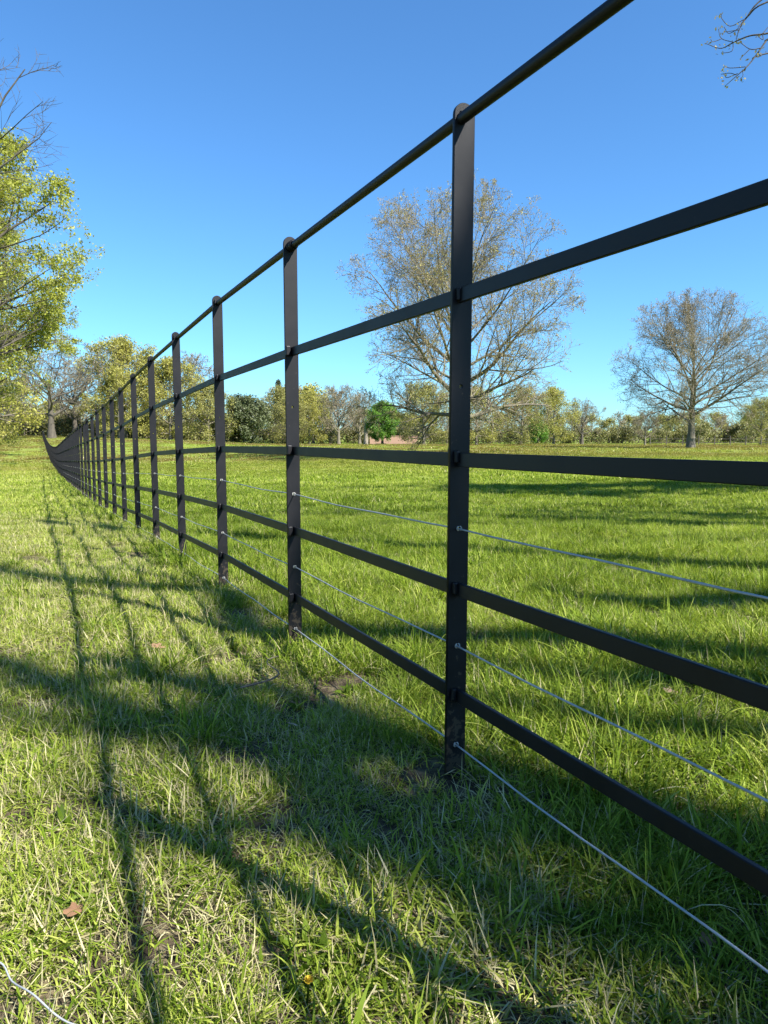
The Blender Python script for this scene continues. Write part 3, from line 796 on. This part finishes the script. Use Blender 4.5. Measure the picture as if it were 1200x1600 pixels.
def corner_twigs():
    """the twigs that hang into the top right corner, about 5.5 m off"""
    rng = np.random.default_rng(9)
    # twigs hang in a spray facing the lane; (u, v) are steps of 4.8 mm to the right and down from the spray's far top corner
    org = np.array([2.39, 5.829, 3.892]); right = np.array([.004783, 0, 0]); down = np.array([0, -.000442, -.004762])
    def pt(u, v, back): return org + right * (u - 1100) + down * v + np.array([0, back, 0])
    main = [
      ([(1300, -70), (1196, -5), (1170, 23), (1157, 40)], .009),
      ([(1320, -30), (1198, 6), (1172, 22), (1158, 44), (1152, 62)], .008),
      ([(1330, 30), (1200, 58), (1168, 60), (1148, 64), (1132, 69), (1108, 63)], .008),
      ([(1320, -20), (1200, 64), (1190, 72), (1176, 92), (1160, 112), (1144, 126), (1128, 140)], .009),
      ([(1340, 60), (1200, 85), (1184, 93), (1177, 90)], .007),
      ([(1148, 63), (1134, 52), (1128, 38)], .003), ([(1134, 53), (1120, 58), (1116, 55)], .003),
      ([(1148, 64), (1146, 76), (1142, 80), (1132, 78)], .003), ([(1181, 83), (1166, 84), (1156, 68)], .004), ([(1165, 84), (1152, 97)], .003),
      ([(1146, 122), (1132, 126), (1130, 120)], .003), ([(1144, 124), (1136, 119), (1126, 117)], .003), ([(1158, 112), (1138, 110), (1132, 103)], .003),
      ([(1166, 26), (1148, 33), (1134, 24), (1130, 18)], .003), ([(1158, 40), (1145, 45), (1138, 34)], .003), ([(1184, 60), (1185, 70), (1178, 65)], .003),
      ([(1185, 60), (1195, 48)], .003), ([(1153, 116), (1154, 126), (1150, 130)], .002), ([(1158, 43), (1140, 42)], .003),
    ]
    tips = []
    V, Fs = [], []
    for pts, r0 in main:
        P = np.array([pt(x, y, .07 * math.sin(x * .05 + y * .03)) for x, y in pts]); n = len(pts) * 4
        t = np.linspace(0, len(pts) - 1, n); ii = np.arange(len(pts))
        Q = np.stack([interp(ii, P[:, a])(t) for a in range(3)], 1)
        mb_sh.add(*tubes((Q - np.array([loc_sh[0], loc_sh[1], zb_sh]))[None], np.linspace(r0, .0022, n)[None], 5))
        tips.append(Q[-1]); 
        if r0 > .006: tips += [Q[int(n*.7)], Q[int(n*.85)]]
    tips = np.array(tips)
    N = len(tips); per = 5
    S = np.repeat(tips, per, 0) + rng.normal(size=(N*per, 3)) * .010 - np.array([loc_sh[0], loc_sh[1], zb_sh])
    V, F, tn = leaves(np.stack([S, S + rng.normal(size=S.shape) * .02], 1), 1, .024, rng, .004, 0, .55)
    me = npmesh("budding_leaves", V, F, False, {"tint": tn}); me.materials.append(M['leaf_bronze'])
    obj("budding_leaves", me, None, root_sh)
corner_twigs()

# --- hawthorns beyond the right edge of the picture; their shade lies as a dark strip across the field
thorn = tree_meshes("hawthorn", 91, 6.3, (0, 0, 4.6), (1.9, 1.9, 1.5), .12, 2.2, 5.2, 14, 7, 5, 4, M['bark_dark'], M['leaf_green'], 15, .11,
                    ang0=85, ang1=15, up=.02, wig=.12, twig_r=.005, spread=.08)
for (x, y, rz, sc, lab) in ((10.8, 7.6, 0, (1.9, 1.3, 1.9), "tall hawthorn beyond the right edge shading the field"), (8.4, 9.5, .7, 1.25, "small hawthorn nearest beyond the right edge of the picture"),
                        (11.6, 9.4, 1.5, 1.3, "small hawthorn second of the row beyond the right edge"), (15.0, 9.2, 3.0, 1.3, "small hawthorn farthest beyond the right edge of the picture")):
    place_tree("hawthorn_tree", thorn, (x, y), lab, "hawthorns beyond the right edge", rz, sc)

# limbs whose shade crosses the grass in the foreground: (ground points from -> to, height, thickness)
def shade_limbs():
    # (gx, gy) ground points along each band, run outward from the trunk side
    bands = [
      ([(6.0, -2.0), (2.2, -.2), (.9, .70), (.28, 1.08), (0, 1.26), (-.23, 1.50), (-.55, 1.62), (-1.05, 1.96), (-1.8, 2.1)], 8.4, .075, .05),
      ([(6.0, -1.9), (2.2, -.1), (.9, .80), (.28, 1.22), (0, 1.36), (-.23, 1.46), (-.50, 1.74), (-.9, 1.86)], 7.2, .06, .03),
      ([(6.0, -2.1), (2.2, -.3), (.9, .62), (.30, 1.0), (.05, 1.14), (-.18, 1.36), (-.6, 1.56), (-1.2, 1.74)], 9.0, .05, .035),
      ([(6.0, -1.7), (2.2, .1), (.8, .95), (.15, 1.36), (-.2, 1.66), (-.5, 1.88), (-.8, 1.98)], 6.8, .05, .03),
      ([(5.0, -2.6), (1.8, -.35), (.70, .62), (.15, .98), (-.10, 1.06), (-.35, 1.13), (-.55, 1.18)], 7.5, .07, .025),
      ([(4.5, -2.9), (1.5, -.5), (.78, .56), (.50, .73), (.30, .83), (.16, .90)], 6.9, .09, .035),
      ([(4.5, -3.1), (1.4, -.6), (.66, .44), (.40, .62), (.26, .70)], 6.0, .075, .04),
      ([(5.5, .0), (2.6, 1.4), (1.3, 1.95), (.35, 2.15), (-.32, 2.36), (-.75, 2.80), (-1.33, 3.15), (-2.2, 3.75), (-3, 4.2)], 8.6, .085, .05),
      ([(6.0, -.4), (2.4, .9), (1.0, 1.40), (.45, 1.56), (.2, 1.64)], 6.6, .065, .03),
      ([(5.5, .0), (2.6, 1.2), (1.0, 1.72), (.5, 1.86), (.2, 1.95)], 6.9, .07, .04),
      ([(6.0, .4), (3.0, 2.0), (1.6, 2.62), (1.0, 2.75), (.6, 2.85)], 7.0, .12, .06),
      ([(7.5, 3.5), (4.5, 5.2), (2.6, 6.2), (1.2, 6.7)], 8.0, .17, .09),
      ([(7.5, 3.5), (4.5, 5.8), (3.0, 7.4), (1.6, 8.2)], 8.3, .15, .09),
      ([(5.5, .3), (2.4, 3.2), (-.4, 4.6), (-1.9, 5.6), (-3.0, 6.6)], 7.4, .10, .07),
    ]
    rng = np.random.default_rng(15); Pt, Rt = [], []
    for pts, h, r0, r1 in bands:
        n = len(pts)
        P = [over(x + .07 * math.sin(i * 2.3 + h), y + .08 * math.sin(i * 3.1 + h * 2), h - .5 * abs(math.sin(i * 1.7))) for i, (x, y) in enumerate(pts)]
        start = np.array([13.0, .6, max(3.5, h - 2.2)])
        Q = limb([start] + P, r0 * 1.6, r1)
        t = np.linspace(.35, 1, 9); Q2 = np.stack([np.interp(t, np.linspace(0, 1, len(Q)), Q[:, a]) for a in range(3)], 1)
        Pt.append(Q2); Rt.append(np.linspace(r0, r1, 9))
    # side twigs and small leaves soften the edges of each limb's shade
    Pt = np.array(Pt); Rt = np.array(Rt); env = Env((6, -2, 7), (40, 40, 40), 3, 0)
    P2, R2, L2 = kids(Pt, Rt, np.full(len(Pt), 2.0), 6, .05, 1, 50, .38, 5, env, rng, .03, .12, .35, .006, .2)
    P3, R3, L3 = kids(P2, R2, L2, 3, .1, 1, 45, .55, 4, env, rng, .03, .15, .6, .004, .1)
    o3 = np.array([loc_sh[0], loc_sh[1], zb_sh])
    vis = lambda P: ~((P[:, -1, 1] > .3) & (P[:, -1, 0] < .60 * P[:, -1, 1]) & (P[:, -1, 2] < .8 + .72 * P[:, -1, 1]))
    k2, k3 = vis(P2), vis(P3)
    mb_sh.add(*tubes(P2[k2] - o3, R2[k2], 4)); mb_sh.add(*tubes(P3[k3] - o3, R3[k3], 3))
    V, F, tn = leaves(P3[k3] - o3, 2, .04, rng, .04, .3)
    me = npmesh("sunlit_leaves", V, F, False, {"tint": tn}); me.materials.append(M['leaf_bronze']); obj("foliage", me, None, root_sh)
shade_limbs()
me = mb_sh.mesh("overhanging_limbs", True); me.materials.append(M['bark_dark'])
obj("overhanging_limbs", me, None, root_sh)

# ------------------------------------------------------------------ far brick wall, stump, park fence
def far_things():
    z = float(base_h(2.0, 138))
    w = obj("brick_wall", box_mesh("brick_wall", 9.0, .4, 1.7, .02, M['brick'])); w.location = (1.8, 140, float(base_h(1.8, 140)) + .75)
    tag(w, "low red brick wall behind the small rich green tree", "wall")
    cap = obj("coping", box_mesh("coping", 9.1, .52, .12, .02, M['brick']), None, w); cap.location = (0, 0, .91)
    # dead ivy-clad stump
    s = MB(); P = np.array([[[0, 0, -.2], [.05, 0, 1.5], [-.05, 0, 3.2], [.12, 0, 4.6]]]); s.add(*tubes(P, np.array([[.5, .36, .3, .16]]), 9))
    P = np.array([[[0, 0, 2.6], [.5, 0, 3.4], [.7, .1, 3.9]]]); s.add(*tubes(P, np.array([[.18, .14, .07]]), 7))
    me = s.mesh("dead_trunk", True); me.materials.append(M['bark_pale'])
    o = obj("dead_trunk", me); o.location = (-3.2, 130, float(base_h(-3.2, 130))); tag(o, "pale broken dead trunk just left of the small green tree", "dead tree")
    # timber park fence far right
    root = empty("park_fence", (40, 100, float(base_h(40, 100)))); tag(root, "low dark park fence far off beyond the lone oak", "fence")
    pm = box_mesh("park_post", .12, .12, 1.5, .015, M['bark_dark'])
    pts = [(36 + i * 2.4, 100 + i * .5) for i in range(14)]
    for x, y in pts:
        p = obj("post", pm, None, root); p.location = (x - 40, y - 100, float(base_h(x, y)) + .6 - root.location.z)
    for h in (.45, .95):
        P = np.array([[x - 40, y - 100, float(base_h(x, y)) + h - root.location.z] for x, y in pts])
        V, F = sweep(P, [(.02, -.02), (.02, .02), (-.02, .02), (-.02, -.02)])
        obj("rail", npmesh("park_rail", V, F), M['bark_dark'], root)
far_things()

# ------------------------------------------------------------------ grass
def blades(rng, n, spread, len_, width, lean, curl, seg=3, tint=(.5, .22), clumps=0, lie=0.0):
    """n grass blades over a disc: returns V, F, tint. Blades gather in clumps and splay outward from them."""
    a = rng.uniform(0, 2*math.pi, n); rr = spread * np.sqrt(rng.uniform(size=n))
    B = np.stack([rr*np.cos(a), rr*np.sin(a)], 1)
    az = rng.uniform(0, 2*math.pi, n); hl = np.ones(n)
    tn = rng.normal(tint[0], tint[1], n)
    if clumps:
        ca = rng.uniform(0, 2*math.pi, clumps); cr = spread * np.sqrt(rng.uniform(size=clumps))
        C = np.stack([cr*np.cos(ca), cr*np.sin(ca)], 1); w = rng.integers(0, clumps, n)
        off = rng.normal(size=(n, 2)) * spread * .55 / math.sqrt(clumps) * 1.5
        m = rng.uniform(size=n) < .8
        B = np.where(m[:, None], C[w] + off, B)
        az = np.where(m, np.arctan2(off[:, 1], off[:, 0]) + rng.normal(0, .8, n), az)
        hl = np.where(m, rng.uniform(.6, 1.35, clumps)[w], hl)
        tn = tn + np.where(m, rng.normal(0, .12, clumps)[w], 0)
    L = len_ * rng.uniform(.4, 1.25, n) * hl; W = width * rng.uniform(.55, 1.3, n)
    th = np.abs(rng.normal(lean, lean * .5, n)); cu = rng.normal(curl, abs(curl) * .6, n)
    d = np.stack([np.cos(az), np.sin(az), 0*az], 1); s = np.stack([-np.sin(az), np.cos(az), 0*az], 1)
    tw = rng.normal(0, .55, n)[:, None]; s = s * np.cos(tw) + np.array([0, 0, 1.]) * np.sin(tw) * .7
    side = rng.normal(0, .35, n)[:, None]; sd0 = s.copy()
    p = np.column_stack([B, np.full(n, -.006)]); lv = []
    for j in range(seg + 1):
        f = j / seg; ww = (W * (1 - f ** 2.2) * (.75 + .5 * min(f * 3, 1)) * .5)[:, None]
        if j == seg: lv.append(p[:, None].copy())
        else: lv.append(np.stack([p - s*ww, p + s*ww], 1))
        t2 = (th + cu * f)[:, None]
        p = p + (d*np.sin(t2) + np.array([0, 0, 1.])*np.cos(t2) + sd0*side*f*.6) * (L / seg)[:, None]
        p[:, 2] = np.maximum(p[:, 2], .003 + .004 * rng.uniform(size=n))
    V = np.concatenate(lv, 1); k = V.shape[1]; base = (np.arange(n) * k)[:, None]
    tri = []
    for j in range(seg):
        q = 2*j
        if j < seg - 1: tri += [(q, q+1, q+3), (q, q+3, q+2)]
        else: tri += [(q, q+1, q+2)]
    F = (base[:, :, None] + np.array(tri)[None]).reshape(-1, 3)
    return V.reshape(-1, 3), F, np.repeat(np.clip(tn, 0, 1), len(tri))

def build_grass():
    rng = np.random.default_rng(101)
    lib = bpy.data.collections.new("grass_patches")       # instanced by the grass object only
    count = [0]
    def patch(*groups):
        """groups of (material index, blades args...)"""
        Vs, Fs, ts, ms, nv = [], [], [], [], 0
        for mi, a, k in groups:
            V, F, tn = blades(rng, *a, **k); Vs.append(V); Fs.append(F + nv); nv += len(V); ts.append(tn); ms.append(np.full(len(F), mi))
        nm = "patch_%02d" % count[0]; count[0] += 1
        me = npmesh(nm, np.concatenate(Vs), np.concatenate(Fs), True, {"tint": np.concatenate(ts)})
        me.materials.append(M['grass']); me.materials.append(M['straw'])
        me.polygons.foreach_set("material_index", np.concatenate(ms).astype(np.int32))
        o = bpy.data.objects.new(nm, me); lib.objects.link(o)
        return count[0] - 1
    r = .10
    lane_n = [patch((0, (360, r, .036, .0025, .85, .8, 4), dict(clumps=16, tint=(.68, .24))), (0, (150, r, .046, .0016, .9, 1.1, 4), dict(tint=(.72, .2), clumps=8)),
                    (1, (240, r, .05, .0019, 1.4, .15, 3), dict()), (0, (12, r, .06, .0040, .6, 1.1, 5), dict(tint=(.4, .15)))) for _ in range(7)]
    field_n = [patch((0, (500, r, .054, .0024, .52, 1.0, 4), dict(clumps=14, tint=(.41, .2))), (0, (110, r, .062, .0018, .6, 1.2, 4), dict(tint=(.6, .2), clumps=8)),
                     (1, (70, r, .06, .0019, 1.2, .3, 3), dict()), (0, (12, r, .075, .0042, .45, 1.2, 5), dict(tint=(.3, .15)))) for _ in range(7)]
    thin = [patch((0, (70, r, .05, .0030, .7, .9, 4), dict(clumps=6, tint=(.6, .2))), (1, (120, r, .055, .0018, 1.3, .3, 3), dict())) for _ in range(3)]
    tuss = [patch((0, (110, .045, .105, .0034, .38, 1.25, 5), dict(tint=(.38, .18), clumps=3)), (1, (14, .05, .10, .002, .8, .8, 4), dict())) for _ in range(3)]
    lane_m = [patch((0, (520, .22, .055, .0058, .55, .9, 3), dict(clumps=40, tint=(.66, .2))), (1, (110, .22, .06, .004, 1.1, .3, 2), dict())) for _ in range(4)]
    field_m = [patch((0, (600, .22, .060, .0060, .5, .9, 3), dict(clumps=36, tint=(.45, .2))), (1, (60, .22, .07, .004, 1.1, .3, 2), dict())) for _ in range(4)]
    lane_f = [patch((0, (700, .6, .07, .015, .5, .8, 2), dict(clumps=60, tint=(.70, .18))), (1, (110, .6, .07, .011, 1.0, .3, 2), dict())) for _ in range(3)]
    field_f = [patch((0, (700, .6, .08, .014, .5, .8, 2), dict(clumps=60, tint=(.55, .2))), (1, (60, .6, .08, .011, .9, .3, 2), dict())) for _ in range(3)]
    far_ = [patch((0, (700, 1.8, .10, .04, .45, .7, 2), dict(clumps=60, tint=(.62, .2))), (1, (70, 1.8, .10, .035, .8, .3, 2), dict())) for _ in range(3)]
    weed = [patch((0, (11, .012, .045, .0115, .95, .45, 5), dict(tint=(.2, .1)))) for _ in range(3)]
    clover = [patch((0, (60, .05, .022, .0085, 1.0, .5, 3), dict(tint=(.15, .1), clumps=20))) for _ in range(2)]
    P, PK, RO, SC = [], [], [], []
    def scatter(y0, y1, dens, picks, smin, smax, keep=None, margin=1.2, tilt=.10, slope=.56):
        xm = slope * y1 + margin; c = 1 / math.sqrt(dens)          # jittered grid: even cover without gaps
        gx, gy = np.meshgrid(np.arange(-xm, xm, c), np.arange(y0, y1, c))
        x = (gx + rng.uniform(-.15, 1.15, gx.shape) * c).ravel(); y = (gy + rng.uniform(-.15, 1.15, gx.shape) * c).ravel()
        k = np.abs(x) < slope * np.maximum(y, 0) + margin; x, y = x[k], y[k]
        if keep is not None:
            k = rng.uniform(size=len(x)) < keep(x, y); x, y = x[k], y[k]
        z = ground_h(x, y); n = len(x)
        P.append(np.stack([x, y, z], 1)); PK.append(rng.choice(picks, n))
        e = .04; a = np.arctan((ground_h(x, y + e) - ground_h(x, y - e)) / (2 * e)); b = -np.arctan((ground_h(x + e, y) - ground_h(x - e, y)) / (2 * e))
        c = rng.uniform(0, 6.283, n); a = a + rng.normal(0, tilt * .4, n); b = b + rng.normal(0, tilt * .4, n)      # lie on the slope of the ground
        RO.append(np.stack([a * np.cos(c) + b * np.sin(c), -a * np.sin(c) + b * np.cos(c), c], 1))
        lump = 1 + .22 * wav(x, y, .5, 21) + .2 * wav(x, y, 1.7, 22)
        SC.append(np.clip(rng.uniform(smin, smax, n) * lump, .82, 1.8))
    inlane = lambda x, y: smooth01(fence_x(y) - x + .10 * wav(x, y, .4, 25), -.12, .12)
    soil = lambda x, y: 1.0 * np.exp(-(((x - .11) / .16) ** 2 + ((y - 1.16) / .15) ** 2))
    cover = lambda x, y: np.clip(1 - 1.15 * soil(x, y), .04, 1)
    L_ = lambda x, y: np.clip(1.5 * inlane(x, y), 0, 1) * cover(x, y)
    F_ = lambda x, y: np.clip(1.5 * (1 - inlane(x, y)), 0, 1) * cover(x, y)
    scatter(.1, 3.3, 72, lane_n, .75, 1.2, L_)
    scatter(.1, 3.3, 66, field_n, .75, 1.2, F_)
    scatter(.1, 3.3, 36, thin, .7, 1.1, lambda x, y: np.clip(1 - .7 * soil(x, y), .4, 1))
    scatter(.1, 4.5, 10, tuss, .55, 1.05, lambda x, y: .25 + .9 * (1 - inlane(x, y)) + 1.0 * np.exp(-((x - fence_x(y)) / .12) ** 2) * (y > 2.3) - 2 * np.exp(-(((x - .13) / .15) ** 2 + ((y - 1.2) / .18) ** 2)))
    scatter(.1, 3.3, 9, weed, .6, 1.3)
    scatter(.1, 3.3, 9, clover, .7, 1.2, lambda x, y: (wav(x, y, .9, 27) > .3) * 1.0)
    scatter(3.1, 7.3, 48, lane_n, .8, 1.25, L_, 1.6)
    scatter(3.1, 7.3, 52, field_n, .8, 1.25, F_, 1.6)
    scatter(7.0, 17, 10, lane_m, .8, 1.2, inlane, 2)
    scatter(7.0, 17, 11, field_m, .8, 1.2, F_, 2)
    scatter(16, 46, 1.5, lane_f, .8, 1.2, inlane, 3)
    scatter(16, 46, 1.7, field_f, .8, 1.2, lambda x, y: 1 - inlane(x, y), 3)
    scatter(44, 150, .14, far_, .8, 1.2, None, 6)
    P, PK, RO, SC = map(np.concatenate, (P, PK, RO, SC))
    print("grass patches", len(P))
    o = instancer("grass", lib, P, PK, RO, SC)
    tag(o, "green spring grass with straw in it covering lane and field", "grass", None, "stuff")
build_grass()

# ------------------------------------------------------------------ small things on the grass
def small_things():
    # loose white wire, lower left corner
    pts = np.array([(-.62, .75), (-.50, .785), (-.44, .785), (-.41, .76), (-.375, .735), (-.33, .715), (-.27, .705), (-.2, .69)])
    z = ground_h(pts[:, 0], pts[:, 1]) + np.array([.012, .024, .032, .026, .03, .016, .014, -.01])
    P = np.column_stack([pts, z]); t = np.linspace(0, 7, 50); ii = np.arange(8)
    Q = np.stack([interp(ii, P[:, a])(t) for a in range(3)], 1)
    V, F = tubes((Q - Q[0])[None], np.full((1, 50), .0010), 8)
    o = obj("loose_wire", npmesh("loose_wire", V, F, True), M['cable']); o.location = Q[0]
    tag(o, "loose pale wire end lying in the grass at the lower left corner", "wire")
    # curved twig
    t = np.linspace(0, 1, 14)
    x = -.34 + .05*np.sin(t*5.2) + .10 * t; y = 1.70 + .24 * t - .05*np.sin(t*3)
    zz = ground_h(x, y) + .03 + .02 * np.sin(t * 3)
    Q = np.stack([x, y, zz], 1); V, F = tubes((Q - Q[0])[None], np.linspace(.0028, .0012, 14)[None], 6)
    o = obj("fallen_twig", npmesh("fallen_twig", V, F, True), M['bark_oak']); o.location = Q[0]
    tag(o, "thin curved brown twig lying in the lane grass", "twig")
    # dead leaves: cupped lobed blades
    def leaf(loc, s, rz, tilt, label, tone):
        bm = bmesh.new(); ring = []
        c = bm.verts.new((0, 0, .004))
        for i in range(18):
            a = i / 18 * 2 * math.pi; r = (1 + .22 * math.cos(5 * a)) * (1 if abs(math.cos(a)) < .9 else 1.15)
            X, Y = math.cos(a) * r * .55, math.sin(a) * r * .34
            ring.append(bm.verts.new((X * s, Y * s, .35 * s * (Y / .34) ** 2 * .4 + .12 * s * X * X)))
        for i in range(18): bm.faces.new((c, ring[i], ring[(i + 1) % 18]))
        me = bpy.data.meshes.new("leaf"); bm.to_mesh(me); bm.free()
        at = me.attributes.new("tint", 'FLOAT', 'FACE'); at.data.foreach_set("value", np.full(18, tone, np.float32))
        for p in me.polygons: p.use_smooth = True
        o = obj("fallen_leaf", me, M['dead_leaf']); o.location = (loc[0], loc[1], float(ground_h(loc[0], loc[1])) + loc[2])
        o.rotation_euler = (tilt, .2, rz); tag(o, label, "leaf", "dead leaves in the grass")
    leaf((.675, 1.69, .03), .032, .4, .5, "pale dead leaf in the field grass beyond the lower rails", .75)
    leaf((-.40, .90, .016), .028, 1.2, .3, "russet dead leaf near the loose wire at lower left", .1)
    leaf((-.19, 1.47, .03), .026, 2.2, .4, "small pale dead leaf in the lane left of the near post", .95)
    leaf((-.66, 2.10, .02), .03, .2, .5, "pale curled dead leaf farther up the lane by the shadow", .55)
    leaf((.40, .86, .012), .026, .9, .3, "brown dead leaf in the shade at the lower right", .0)
    # dandelion
    r = random.Random(2)
    root = empty("dandelion", (-.085, .75, float(ground_h(-.085, .75)))); tag(root, "small yellow dandelion at the bottom edge of the picture", "flower")
    V, F = tubes(np.array([[[0, 0, 0], [.002, 0, .02], [.003, 0, .036]]]), np.full((1, 3), .0014), 6)
    obj("stem", npmesh("stem", V, F, True), M['grass'], root)
    mb = MB()
    for i in range(40):
        a = i * 2.4; el = .2 + 1.1 * (i / 40); d = np.array([math.cos(a)*math.cos(el), math.sin(a)*math.cos(el), math.sin(el)]); s = np.array([-math.sin(a), math.cos(a), 0]) * .0011
        c = np.array([.003, 0, .036]); mb.add(np.array([c - s, c + s, c + d*.006 + s, c + d*.006 - s]), np.array([[0, 1, 2, 3]]))
    me = mb.mesh("flower_head"); me.materials.append(M['dandelion']); obj("flower_head", me, None, root)
small_things()
